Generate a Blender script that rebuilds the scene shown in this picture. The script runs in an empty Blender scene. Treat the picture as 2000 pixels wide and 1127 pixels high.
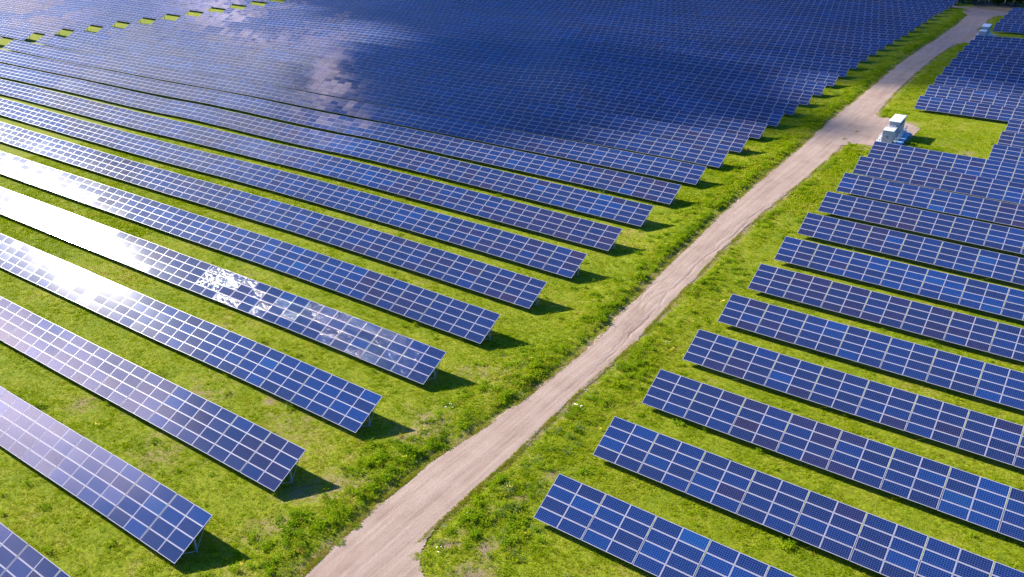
import bpy, bmesh, math, random
import numpy as np
from mathutils import Vector, Matrix, Euler

rad = math.radians
rng = np.random.default_rng(7)
random.seed(7)
scene = bpy.context.scene
COL = scene.collection

# ------------------------------------------------------------------ camera
FOCAL, PITCH, ROLL, YAW, CAM_H = 1664.445, 0.471043, -0.0060809, -0.6155906, 45.2803
cam_d = bpy.data.cameras.new('camera')
cam = bpy.data.objects.new('camera', cam_d)
COL.objects.link(cam)
cam_d.sensor_width = 36.0
cam_d.lens = FOCAL / 2000.0 * 36.0
cam_d.clip_start = 0.5
cam_d.clip_end = 9000.0
cp, sp, cy, sy = math.cos(PITCH), math.sin(PITCH), math.cos(YAW), math.sin(YAW)
c_fwd = Vector((sy * cp, cy * cp, -sp))
c_right = Vector((cy, -sy, 0))
c_up = c_right.cross(c_fwd)
c_r = c_right * math.cos(ROLL) + c_up * math.sin(ROLL)
c_u = -c_right * math.sin(ROLL) + c_up * math.cos(ROLL)
cam.matrix_world = Matrix(((c_r.x, c_u.x, -c_fwd.x, 0), (c_r.y, c_u.y, -c_fwd.y, 0),
                           (c_r.z, c_u.z, -c_fwd.z, CAM_H), (0, 0, 0, 1)))
scene.camera = cam

# ------------------------------------------------------------------ light, sky, exposure
SUN_ELEV, SUN_AZ = 31.6, -92.2            # azimuth from +y, clockwise
sun_dir = Vector((math.sin(rad(SUN_AZ)) * math.cos(rad(SUN_ELEV)),
                  math.cos(rad(SUN_AZ)) * math.cos(rad(SUN_ELEV)), math.sin(rad(SUN_ELEV))))
sun_d = bpy.data.lights.new('sun', 'SUN')
sun_d.energy = 5.0
sun_d.angle = rad(0.5)
sun_d.color = (1.0, 0.93, 0.82)
sun = bpy.data.objects.new('sun', sun_d)
COL.objects.link(sun)
sun.rotation_euler = sun_dir.to_track_quat('Z', 'Y').to_euler()
sun.location = (-60, 40, 90)

vs = scene.view_settings
scene.display_settings.display_device = 'sRGB'
vs.view_transform = 'Standard'
vs.look = 'None'
vs.exposure = 1.22
vs.gamma = 1.0
vs.use_curve_mapping = False
scene.cycles.max_bounces = 5
scene.cycles.diffuse_bounces = 2
scene.cycles.glossy_bounces = 3
scene.cycles.transmission_bounces = 3
scene.cycles.transparent_max_bounces = 6

world = bpy.data.worlds.new('World')
scene.world = world
world.use_nodes = True


class NT:
    """small helper for building node trees"""
    def __init__(s, tree):
        s.t = tree
        tree.nodes.clear()

    def n(s, typ, **kw):
        nd = s.t.nodes.new(typ)
        for k, v in kw.items():
            if k.startswith('i_'):
                nd.inputs[k[2:].replace('_', ' ')].default_value = v
            else:
                setattr(nd, k, v)
        return nd

    def l(s, a, b):
        s.t.links.new(a, b)

    def val(s, x, sock):
        if hasattr(x, 'links') or isinstance(x, bpy.types.NodeSocket):
            s.l(x, sock)
        else:
            sock.default_value = x

    def m(s, op, a, b=0.0, c=0.0, clamp=False):
        nd = s.t.nodes.new('ShaderNodeMath')
        nd.operation = op
        nd.use_clamp = clamp
        s.val(a, nd.inputs[0]); s.val(b, nd.inputs[1]); s.val(c, nd.inputs[2])
        return nd.outputs[0]

    def mix(s, f, a, b, typ='RGBA', blend='MIX'):
        nd = s.t.nodes.new('ShaderNodeMix')
        nd.data_type = typ
        if typ == 'RGBA':
            nd.blend_type = blend
            s.val(f, nd.inputs[0]); s.val(a, nd.inputs[6]); s.val(b, nd.inputs[7])
            return nd.outputs[2]
        s.val(f, nd.inputs[0]); s.val(a, nd.inputs[2]); s.val(b, nd.inputs[3])
        return nd.outputs[0]

    def noise(s, vec, scale, detail=3.0, rough=0.55, dist=0.0, out='Fac'):
        nd = s.t.nodes.new('ShaderNodeTexNoise')
        nd.inputs['Scale'].default_value = scale
        nd.inputs['Detail'].default_value = detail
        nd.inputs['Roughness'].default_value = rough
        nd.inputs['Distortion'].default_value = dist
        if vec is not None:
            s.l(vec, nd.inputs['Vector'])
        return nd.outputs[out]

    def ramp(s, f, stops, interp='LINEAR'):
        nd = s.t.nodes.new('ShaderNodeValToRGB')
        nd.color_ramp.interpolation = interp
        el = nd.color_ramp.elements
        while len(el) > 1:
            el.remove(el[-1])
        el[0].position = stops[0][0]
        el[0].color = col4(stops[0][1])
        for p, c in stops[1:]:
            e = el.new(p)
            e.color = col4(c)
        s.val(f, nd.inputs[0])
        return nd.outputs[0]

    def ss(s, x, a, b):
        nd = s.t.nodes.new('ShaderNodeMapRange')
        nd.interpolation_type = 'SMOOTHSTEP'
        s.val(x, nd.inputs[0])
        nd.inputs[1].default_value = a
        nd.inputs[2].default_value = b
        nd.inputs[3].default_value = 0.0
        nd.inputs[4].default_value = 1.0
        return nd.outputs[0]


def col4(c):
    if isinstance(c, (int, float)):
        return (c, c, c, 1)
    return tuple(c) + (1,) if len(c) == 3 else tuple(c)


def make_world():
    t = NT(world.node_tree)
    out = t.n('ShaderNodeOutputWorld')
    bg = t.n('ShaderNodeBackground')
    sky = t.n('ShaderNodeTexSky')
    sky.sky_type = 'NISHITA'
    sky.sun_disc = False
    sky.sun_elevation = rad(SUN_ELEV)
    sky.sun_rotation = rad(SUN_AZ)
    sky.altitude = 100
    sky.air_density = 1.0
    sky.dust_density = 0.4
    sky.ozone_density = 2.5
    tc = t.n('ShaderNodeTexCoord')
    sep = t.n('ShaderNodeSeparateXYZ')
    t.l(tc.outputs['Generated'], sep.inputs[0])
    z = t.m('ADD', t.m('MAXIMUM', sep.outputs[2], 0.0), 0.1)
    px = t.m('DIVIDE', sep.outputs[0], z)
    py = t.m('DIVIDE', sep.outputs[1], z)
    cmb = t.n('ShaderNodeCombineXYZ')
    t.l(px, cmb.inputs[0]); t.l(py, cmb.inputs[1])
    # broken cloud: banks and veils in the west, thinning to open blue overhead
    P2 = cmb.outputs[0]
    wn = t.n('ShaderNodeTexNoise')
    wn.inputs['Scale'].default_value = 7.0
    wn.inputs['Detail'].default_value = 5.0
    t.l(P2, wn.inputs['Vector'])
    wv = t.n('ShaderNodeVectorMath', operation='SUBTRACT'); t.l(wn.outputs['Color'], wv.inputs[0]); wv.inputs[1].default_value = (0.5, 0.5, 0.5)
    ws = t.n('ShaderNodeVectorMath', operation='SCALE'); t.l(wv.outputs[0], ws.inputs[0]); ws.inputs['Scale'].default_value = 0.16
    wa = t.n('ShaderNodeVectorMath', operation='ADD'); t.l(P2, wa.inputs[0]); t.l(ws.outputs[0], wa.inputs[1])
    wsep = t.n('ShaderNodeSeparateXYZ'); t.l(wa.outputs[0], wsep.inputs[0])
    wx, wy = wsep.outputs[0], wsep.outputs[1]

    def bank(cx, cy_, ax, ay, amp):
        a = t.m('POWER', t.m('DIVIDE', t.m('SUBTRACT', wx, cx), ax), 2.0)
        b = t.m('POWER', t.m('DIVIDE', t.m('SUBTRACT', wy, cy_), ay), 2.0)
        return t.m('MULTIPLY', t.m('EXPONENT', t.m('MULTIPLY', t.m('ADD', a, b), -1.0)), amp)
    fine = t.noise(P2, 9.0, 6.0, 0.62, 0.3)
    wisp = t.noise(P2, 2.3, 4.0, 0.55, 0.6)
    west = t.ss(px, -0.72, -1.35)
    dens = t.m('ADD', t.m('MULTIPLY', fine, 0.55), t.m('MULTIPLY', wisp, 0.75))
    dens = t.m('ADD', dens, t.m('MULTIPLY', t.ss(px, -1.15, -0.55), -0.30))
    banks = bank(-1.20, 0.36, 0.18, 0.045, 0.42)
    for q in ((-0.97, 0.285, 0.085, 0.065, 0.48), (-1.69, 0.32, 0.20, 0.05, 0.40), (-0.60, 0.408, 0.16, 0.020, 0.22), (-0.985, 0.165, 0.08, 0.03, 0.30),
              (-1.04, 0.40, 0.10, 0.018, 0.40), (-1.05, -0.75, 0.4, 0.2, 0.35), (0.7, -0.6, 0.5, 0.3, 0.4), (0.9, 0.9, 0.4, 0.5, 0.4), (-0.3, 1.2, 0.6, 0.2, 0.4), (-2.6, 0.6, 0.9, 0.4, 0.4), (-2.4, -0.8, 0.8, 0.5, 0.4)):
        banks = t.m('ADD', banks, bank(*q))
    south = bank(-1.38, -0.31, 0.42, 0.19, 1.0)
    dens = t.m('ADD', dens, t.m('MULTIPLY', south, 0.6))
    dens = t.m('ADD', dens, banks)
    cloud = t.m('MULTIPLY', t.ss(dens, 0.66, 1.18), 0.9)
    veil = t.m('MULTIPLY', west, t.m('ADD', 0.16, t.m('MULTIPLY', wisp, 0.30)))
    fac = t.m('MAXIMUM', cloud, veil)
    fac = t.m('MULTIPLY', fac, t.ss(sep.outputs[2], 0.0, 0.06))
    # cloud is brighter toward the sun, with an aureole where the veil scatters it
    dt = t.n('ShaderNodeVectorMath', operation='DOT_PRODUCT')
    nrm = t.n('ShaderNodeVectorMath', operation='NORMALIZE')
    t.l(tc.outputs['Generated'], nrm.inputs[0])
    t.l(nrm.outputs[0], dt.inputs[0])
    dt.inputs[1].default_value = tuple(sun_dir)
    glow = t.ss(dt.outputs['Value'], 0.70, 1.0)
    aur = t.ss(dt.outputs['Value'], 0.90, 1.0)
    br = t.m('ADD', 5.0, t.m('MULTIPLY', glow, 1.5))
    br = t.m('ADD', br, t.m('MULTIPLY', t.m('POWER', aur, 2.0), 7.0))
    br = t.m('ADD', br, t.m('MULTIPLY', south, 40.0))
    br = t.m('ADD', br, t.m('MULTIPLY', t.m('ADD', bank(-1.18, 0.35, 0.15, 0.045, 1.0), bank(-0.97, 0.285, 0.09, 0.065, 1.0)), 22.0))
    cc = t.n('ShaderNodeVectorMath', operation='SCALE')
    cc.inputs[0].default_value = (1.0, 0.83, 0.95)
    t.l(br, cc.inputs['Scale'])
    skycol = t.mix(1.0, sky.outputs[0], (0.30, 0.78, 1.50, 1), blend='MULTIPLY')
    mixed = t.mix(fac, skycol, cc.outputs[0])
    t.l(mixed, bg.inputs[0])
    bg.inputs[1].default_value = 0.072
    t.l(bg.outputs[0], out.inputs[0])


make_world()

# ------------------------------------------------------------------ helpers


def tag(o, label=None, cat=None, group=None, kind=None):
    if label: o['label'] = label
    if cat: o['category'] = cat
    if group: o['group'] = group
    if kind: o['kind'] = kind
    return o


def empty(name, loc=(0, 0, 0)):
    o = bpy.data.objects.new(name, None)
    o.empty_display_size = 0.3
    COL.objects.link(o)
    o.location = loc
    return o


def mesh_from(name, verts, faces, mats=(), mat_idx=None, smooth=False):
    me = bpy.data.meshes.new(name)
    me.from_pydata([tuple(v) for v in verts], [], [tuple(f) for f in faces])
    for m_ in mats:
        me.materials.append(m_)
    if mat_idx is not None:
        me.polygons.foreach_set('material_index', np.asarray(mat_idx, dtype=np.int32))
    if smooth:
        me.polygons.foreach_set('use_smooth', np.ones(len(me.polygons), dtype=bool))
    me.update()
    return me


def add(name, me, parent=None, mw=None):
    o = bpy.data.objects.new(name, me)
    COL.objects.link(o)
    if parent is not None:
        o.parent = parent
        o.matrix_parent_inverse = Matrix.Translation(-parent.location) if parent.rotation_euler[2] == 0 else \
            (Matrix.Translation(parent.location) @ Matrix.Rotation(parent.rotation_euler[2], 4, 'Z')).inverted()
    if mw is not None:
        o.matrix_basis = mw
    return o


class MB:
    """collects boxes, bars and polygons into one mesh (world coordinates)"""
    def __init__(s):
        s.v = []; s.f = []; s.mi = []

    def box(s, lo, hi, mi=0, M=None):
        x0, y0_, z0 = lo; x1, y1, z1 = hi
        b = len(s.v)
        pts = [(x0, y0_, z0), (x1, y0_, z0), (x1, y1, z0), (x0, y1, z0), (x0, y0_, z1), (x1, y0_, z1), (x1, y1, z1), (x0, y1, z1)]
        if M is not None:
            pts = [tuple(M @ Vector(p)) for p in pts]
        s.v += pts
        for q in ((0, 3, 2, 1), (4, 5, 6, 7), (0, 1, 5, 4), (1, 2, 6, 5), (2, 3, 7, 6), (3, 0, 4, 7)):
            s.f.append(tuple(b + i for i in q)); s.mi.append(mi)

    def bar(s, a, b_, w, h=None, mi=0, up=(0, 0, 1)):
        a = Vector(a); b_ = Vector(b_); h = h or w
        d = (b_ - a).normalized()
        u = Vector(up)
        if abs(d.dot(u)) > 0.95:
            u = Vector((0, 1, 0))
        r_ = d.cross(u).normalized(); u = r_.cross(d).normalized()
        k = len(s.v)
        for p in (a, b_):
            for sx, sz in ((-1, -1), (1, -1), (1, 1), (-1, 1)):
                s.v.append(tuple(p + r_ * sx * w / 2 + u * sz * h / 2))
        for q in ((0, 1, 2, 3), (7, 6, 5, 4), (0, 4, 5, 1), (1, 5, 6, 2), (2, 6, 7, 3), (3, 7, 4, 0)):
            s.f.append(tuple(k + i for i in q)); s.mi.append(mi)

    def tube(s, a, b_, r0, r1, n=7, mi=0):
        a = Vector(a); b_ = Vector(b_)
        d = (b_ - a).normalized()
        u = Vector((0, 0, 1)) if abs(d.z) < 0.9 else Vector((1, 0, 0))
        p = d.cross(u).normalized(); q = d.cross(p)
        k = len(s.v)
        for c, rr in ((a, r0), (b_, r1)):
            for i in range(n):
                t_ = 2 * math.pi * i / n
                s.v.append(tuple(c + (p * math.cos(t_) + q * math.sin(t_)) * rr))
        for i in range(n):
            j = (i + 1) % n
            s.f.append((k + i, k + j, k + n + j, k + n + i)); s.mi.append(mi)
        s.f.append(tuple(k + n + i for i in range(n))); s.mi.append(mi)

    def build(s, name, mats, parent=None, smooth=False):
        if not isinstance(mats, (list, tuple)):
            mats = [mats]
        return add(name, mesh_from(name, s.v, s.f, mats, s.mi, smooth), parent)


# ------------------------------------------------------------------ terrain
TS = np.array([
    # x, y, z  (height of the ground above datum, surveyed along the rows)
    (-45, 23, .25), (-46, 32, .08), (-46, 41, .15), (-46, 50, .05), (-46, 59, -.11), (-46, 68, -.11), (-46, 78, -.22),
    (-46, 87, -.18), (-47, 96, -.12), (-47, 105, .2), (-47, 114, .42), (-47, 124, .4), (-47, 133, .38), (-47, 142, .26),
    (-48, 151, .26), (-48, 160, .28), (-48, 169, .05), (-48.5, 179, -.12), (-49, 188, -.11), (-49, 197, .05), (-49, 206, .24),
    (-49, 215, .3), (-49.5, 224, .17), (-50, 234, -.25), (-50, 243, -.45), (-50, 252, -.75), (-50, 261, -1.05), (-50, 270, -1.1),
    (-50.5, 279, -1.2), (-51, 289, -1.3), (-51, 298, -1.6), (-51, 307, -1.85), (-51, 316, -2.15), (-51.5, 325, -2.6), (-51.5, 334, -2.9), (-52, 344, -3.1),
    (-27, 41, .22), (-27.5, 50, -.05), (-28, 59, -.18), (-28, 68, -.3), (-28, 78, -.3), (-28, 87, -.1), (-28.5, 96, -.05),
    (-29, 105, .07), (-29, 115, .19), (-29, 124, .22), (-29.5, 133, .3), (-29.7, 142, .4), (-30.5, 179, -.25), (-30.5, 188, .55),
    (-30.7, 197, .72), (-31, 206, .82), (-31, 215, .9), (-31.4, 224, .92), (-31.7, 234, .9), (-32, 243, .65), (-32.2, 252, .38),
    (-32, 279, -.13), (-31.6, 307, -.3), (-13, 151, .36), (-13.3, 160, .23), (-13.4, 169, .02), (-5, 90, -.1), (-3, 140, .3), (0, 60, -.1),
    (-70, 23, -.1), (-80, 32, -.25), (-92, 41, -.35), (-112, 50, -.5), (-130, 59, -.8), (-145, 68, -1.0), (-165, 78, -1.1), (-185, 87, -1.2),
    (-204, 96, -1.4), (-216, 96, -2.0), (-234, 105, -2.1), (-253, 114, -2.2), (-254, 127, -2.0), (-255, 136, -2.4), (-255, 145, -2.75),
    (-256, 154, -2.8), (-257, 163, -3.05), (-257, 172, -3.1), (-257, 181, -3.1), (-258, 190, -3.25), (-258, 200, -3.5),
    (-73, 142, .17), (-78, 151, .25), (-82, 160, .38), (-87, 169, .3), (-92, 179, .35), (-97, 188, .38), (-101, 197, .15), (-106, 206, -.05),
    (-111, 215, -.45), (-116, 224, -.9), (-120, 234, -1.4), (-125, 243, -1.85), (-130, 252, -2.1), (-135, 261, -2.25), (-139, 270, -2.35),
    (-87, 105, .1), (-95, 114, -.05), (-102, 124, -.1), (-109, 133, -.5), (-116, 142, -.9), (-123, 151, -1.3), (-131, 160, -1.2),
    (-138, 169, -.9), (-145, 179, -.95), (-152, 188, -.95), (-159, 197, -1.3), (-167, 206, -1.65), (-174, 215, -2.0), (-181, 224, -2.25),
    (-125, 105, -.5), (-60, 60, 0), (-60, 90, -.1), (-62, 110, .2),
    (-330, 150, -4.0), (-340, 220, -4.6), (-260, 260, -4.3), (-200, 300, -3.6), (-120, 330, -3.2), (-20, 345, -2.2), (10, 250, .2), (10, 330, -1.5),
    (-400, 300, -6), (-300, 60, -2.8), (-150, 20, -.8), (10, 20, 0), (30, 150, 0)])


def T_exact(x, y):
    """smooth ground height from the survey points"""
    x = np.asarray(x, float); y = np.asarray(y, float)
    num = np.zeros(np.broadcast(x, y).shape); den = num.copy() + 1e-12
    for sx, sy_, sz in TS:
        d2 = (x - sx) ** 2 * 0.55 + (y - sy_) ** 2
        w = np.exp(-d2 / (2 * 8.5 ** 2)) + 1e-2 * np.exp(-d2 / (2 * 30.0 ** 2)) + 2e-6 / (1 + d2 / 900.0)
        num += w * sz; den += w
    return num / den


TGX = np.arange(-450, 71, 2.0)
TGY = np.arange(-40, 421, 2.0)
TG = T_exact(*np.meshgrid(TGX, TGY))


def T(x, y):
    """ground height, read bilinearly from the survey grid (numpy arrays or floats)"""
    fx = np.clip((np.asarray(x, float) - TGX[0]) / 2.0, 0, len(TGX) - 1.001)
    fy = np.clip((np.asarray(y, float) - TGY[0]) / 2.0, 0, len(TGY) - 1.001)
    i = fx.astype(int); j = fy.astype(int); a = fx - i; b = fy - j
    return (TG[j, i] * (1 - a) + TG[j, i + 1] * a) * (1 - b) + (TG[j + 1, i] * (1 - a) + TG[j + 1, i + 1] * a) * b


TILT = 0.4586182
Y0, DY = 22.7215, 9.16844
LOW = 0.8            # low panel edge above the terrain datum
GND = 0.22           # soil above the datum


def G(x, y):
    return T(x, y) + GND


# ------------------------------------------------------------------ materials
def new_mat(name):
    m_ = bpy.data.materials.new(name)
    m_.use_nodes = True
    return m_, NT(m_.node_tree)


def principled(t, **kw):
    b = t.n('ShaderNodeBsdfPrincipled')
    o = t.n('ShaderNodeOutputMaterial')
    t.l(b.outputs[0], o.inputs[0])
    for k, v in kw.items():
        t.val(v, b.inputs[k])
    return b


def mat_metal(name, c, rough=0.4, metal=0.0, var=0.12):
    m_, t = new_mat(name)
    geo = t.n('ShaderNodeNewGeometry')
    nz = t.noise(geo.outputs['Position'], 3.5, 4.0, 0.6)
    cc = t.mix(nz, tuple(v * (1 - var) for v in c) + (1,), tuple(min(1, v * (1 + var)) for v in c) + (1,))
    principled(t, **{'Base Color': cc, 'Roughness': rough, 'Metallic': metal})
    return m_


M_FRAME = mat_metal('panel_frame_aluminium', (0.385, 0.365, 0.415), 0.30, 0.0, 0.05)
M_FRAME.node_tree.nodes['Principled BSDF'].inputs['Specular IOR Level'].default_value = 0.15
M_STEEL = mat_metal('galvanised_steel', (0.33, 0.38, 0.43), 0.45, 0.35)
M_BACK = mat_metal('panel_back', (0.30, 0.30, 0.32), 0.6)


def mat_glass(name, use_attr=False, sparkle=0.0):
    m_, t = new_mat(name)
    if use_attr:
        a = t.n('ShaderNodeAttribute', attribute_name='pcol')
        pc = a.outputs['Color']
    else:
        a = t.n('ShaderNodeObjectInfo')
        pc = a.outputs['Color']
    uv = t.n('ShaderNodeUVMap')
    sp_ = t.n('ShaderNodeSeparateXYZ')
    t.l(uv.outputs[0], sp_.inputs[0])
    u, v = sp_.outputs[0], sp_.outputs[1]
    # pale backsheet margin, 12 x 6 cells with fine pale gaps, busbars along the cells
    def edge(x, n_, wdt):
        fr = t.m('FRACT', t.m('MULTIPLY', x, n_))
        d = t.m('ABSOLUTE', t.m('SUBTRACT', fr, 0.5))
        return t.ss(d, 0.5 - wdt, 0.5 - wdt * 0.45)
    um = t.m('DIVIDE', t.m('SUBTRACT', u, 0.010), 0.98)
    vm = t.m('DIVIDE', t.m('SUBTRACT', v, 0.022), 0.956)
    gu = edge(um, 12.0, 0.055)
    gv = edge(vm, 6.0, 0.055)
    bb = edge(t.m('ADD', vm, 0.0417), 12.0, 0.035)
    grid = t.m('MAXIMUM', gu, gv)
    marg = t.m('MAXIMUM', t.m('GREATER_THAN', t.m('ABSOLUTE', t.m('SUBTRACT', u, 0.5)), 0.4935),
               t.m('GREATER_THAN', t.m('ABSOLUTE', t.m('SUBTRACT', v, 0.5)), 0.487))
    # crystal mottle of polycrystalline cells
    geo = t.n('ShaderNodeNewGeometry')
    mott = t.noise(geo.outputs['Position'], 9.0, 2.0, 0.6)
    cellc = t.mix(1.0, pc, t.ramp(mott, [(0.3, 0.80), (0.7, 1.20)]), blend='MULTIPLY')
    linec = t.mix(0.32, pc, (0.25, 0.36, 0.62, 1))
    c1 = t.mix(t.m('MULTIPLY', bb, 0.35), cellc, linec)
    c2 = t.mix(grid, c1, linec)
    c3 = t.mix(marg, c2, (0.46, 0.44, 0.50, 1))
    # thin dust film, heavier along the low edge of each panel
    dust = t.m('MULTIPLY', t.ss(v, 0.30, 0.0), 0.035)
    dust = t.m('ADD', dust, t.m('MULTIPLY', t.noise(geo.outputs['Position'], 0.8, 3.0, 0.6), 0.012))
    c4 = t.mix(dust, c3, (0.24, 0.20, 0.20, 1))
    b = principled(t, **{'Base Color': c4, 'Roughness': 0.36})
    b.inputs['Specular IOR Level'].default_value = 0.0
    b.inputs['Coat Weight'].default_value = 1.0
    b.inputs['Coat Roughness'].default_value = 0.064
    b.inputs['Coat IOR'].default_value = 1.52
    if sparkle:
        # slightly rippled glass: the surface normal wanders, more in some panels and some cell rows
        nz = t.n('ShaderNodeTexNoise')
        nz.inputs['Scale'].default_value = 6.5
        nz.inputs['Detail'].default_value = 5.0
        nz.inputs['Roughness'].default_value = 0.75
        t.l(geo.outputs['Position'], nz.inputs['Vector'])
        mp2 = t.n('ShaderNodeMapping')
        mp2.inputs['Scale'].default_value = (0.5, 5.0, 5.0)
        t.l(geo.outputs['Position'], mp2.inputs[0])
        band = t.ss(t.noise(mp2.outputs[0], 1.0, 3.0, 0.6), 0.40, 0.56)
        oi2 = t.n('ShaderNodeObjectInfo')
        pr = t.ss(oi2.outputs['Random'], 0.15, 0.7)
        amt = t.m('MULTIPLY', t.m('MULTIPLY', pr, t.m('ADD', 0.2, t.m('MULTIPLY', band, 0.8))), sparkle)
        dv = t.n('ShaderNodeVectorMath', operation='SUBTRACT'); t.l(nz.outputs['Color'], dv.inputs[0]); dv.inputs[1].default_value = (0.5, 0.5, 0.5)
        dsc = t.n('ShaderNodeVectorMath', operation='SCALE'); t.l(dv.outputs[0], dsc.inputs[0]); t.l(amt, dsc.inputs['Scale'])
        ad = t.n('ShaderNodeVectorMath', operation='ADD'); t.l(geo.outputs['Normal'], ad.inputs[0]); t.l(dsc.outputs[0], ad.inputs[1])
        nn = t.n('ShaderNodeVectorMath', operation='NORMALIZE'); t.l(ad.outputs[0], nn.inputs[0])
        t.l(nn.outputs[0], b.inputs['Coat Normal'])
        b.inputs['Coat Roughness'].default_value = 0.05
    return m_


M_GLASS = mat_glass('panel_cells')
M_GLASS_A = mat_glass('panel_cells_far', True)
M_GLASS_W = mat_glass('panel_cells_wavy_glass', False, 2.6)

# ------------------------------------------------------------------ solar panel mesh (one panel: frame + recessed glass)
PW, PH, PT = 2.045, 0.985, 0.042          # width along the row, height up the slope, thickness
RIM = 0.022


def panel_arrays():
    z1 = PT; zg = PT - 0.005
    o = [(0, 0), (PW, 0), (PW, PH), (0, PH)]
    i_ = [(RIM, RIM), (PW - RIM, RIM), (PW - RIM, PH - RIM), (RIM, PH - RIM)]
    v = [(x, y, 0) for x, y in o] + [(x, y, z1) for x, y in o] + [(x, y, z1) for x, y in i_] + [(x, y, zg) for x, y in i_]
    f = [(0, 3, 2, 1)]; mi = [2]
    for k in range(4):
        j = (k + 1) % 4
        f.append((k, j, 4 + j, 4 + k)); mi.append(0)
        f.append((4 + k, 4 + j, 8 + j, 8 + k)); mi.append(0)
        f.append((8 + k, 8 + j, 12 + j, 12 + k)); mi.append(0)
    f.append((12, 13, 14, 15)); mi.append(1)
    return np.array(v, float), np.array(f), np.array(mi)


PV, PF, PM = panel_arrays()
PUV = np.zeros((len(PF), 4, 2))
PUV[-1] = [(0, 0), (1, 0), (1, 1), (0, 1)]


def panel_mesh(name, glass):
    me = mesh_from(name, PV, PF, [M_FRAME, glass, M_BACK], PM)
    uvl = me.uv_layers.new(name='UVMap')
    uvl.data.foreach_set('uv', PUV.reshape(-1))
    return me


ME_PANEL = panel_mesh('solar_panel', M_GLASS)
ME_PANEL_W = panel_mesh('solar_panel_wavy', M_GLASS_W)


def vnoise(x, s=0):
    """cheap 1-d value noise, -1..1"""
    i = math.floor(x); f = x - i
    def h(k):
        v = math.sin(k * 127.1 + s * 311.7) * 43758.5453
        return (v - math.floor(v)) * 2 - 1
    f = f * f * (3 - 2 * f)
    return h(i) * (1 - f) + h(i + 1) * f


PALETTE = [(0.006, 0.022, 0.130), (0.003, 0.030, 0.180), (0.001, 0.045, 0.240), (0.020, 0.017, 0.095), (0.036, 0.017, 0.078), (0.001, 0.072, 0.300)]


def panel_colour(row, j, i, col):
    n = vnoise(col * 0.22 + row * 7.3, row) * 0.55 + random.gauss(0, 0.33)
    if n > 1.05: c = PALETTE[5]
    elif n > 0.55: c = PALETTE[2]
    elif n > 0.10: c = PALETTE[1]
    elif n > -0.45: c = PALETTE[0]
    elif n > -0.95: c = PALETTE[3]
    else: c = PALETTE[4]
    g = random.uniform(0.88, 1.15)
    g *= 0.48
    return (c[0] * g, c[1] * g, c[2] * g, 1.0)


PAIR = 4.1755                               # two panels and the wider gap after them
SLOTS_X = (0.030, 0.030 + PW + 0.022)       # x of the two panel columns inside a pair
SLOPE_DIR = Vector((0, math.cos(TILT), math.sin(TILT)))
camv = Vector((0, 0, CAM_H))


def table_matrix(xa, yl, row):
    """frame of one two-column table whose west end is at xa"""
    xb = xa + PAIR
    za = float(T(xa, yl)); zb = float(T(xb, yl))
    X = Vector((PAIR, 0, zb - za)).normalized()
    Yv = (SLOPE_DIR - X * SLOPE_DIR.dot(X)).normalized()
    Z = X.cross(Yv)
    jit = vnoise(xa * 0.13, row + 50) * 0.0035
    Rj = Matrix.Rotation(jit + random.gauss(0, 0.0026), 3, 'X') @ Matrix.Rotation(random.gauss(0, 0.0016), 3, 'Y')
    R = Matrix((X, Yv, Z)).transposed() @ Rj
    M4 = R.to_4x4()
    M4.translation = Vector((xa, yl, za + LOW + random.gauss(0, 0.010)))
    return M4


def clip_ok(x, y, mx=260, my=150):
    """is a spot inside the picture plus a generous margin"""
    d = Vector((x, y, 1.0)) - camv
    z = d.dot(c_fwd)
    if z < 5: return False
    u = 1000 + FOCAL * d.dot(c_r) / z
    v = 563.5 - FOCAL * d.dot(c_u) / z
    return -mx < u < 2000 + mx and -my < v < 1127 + mx


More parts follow.
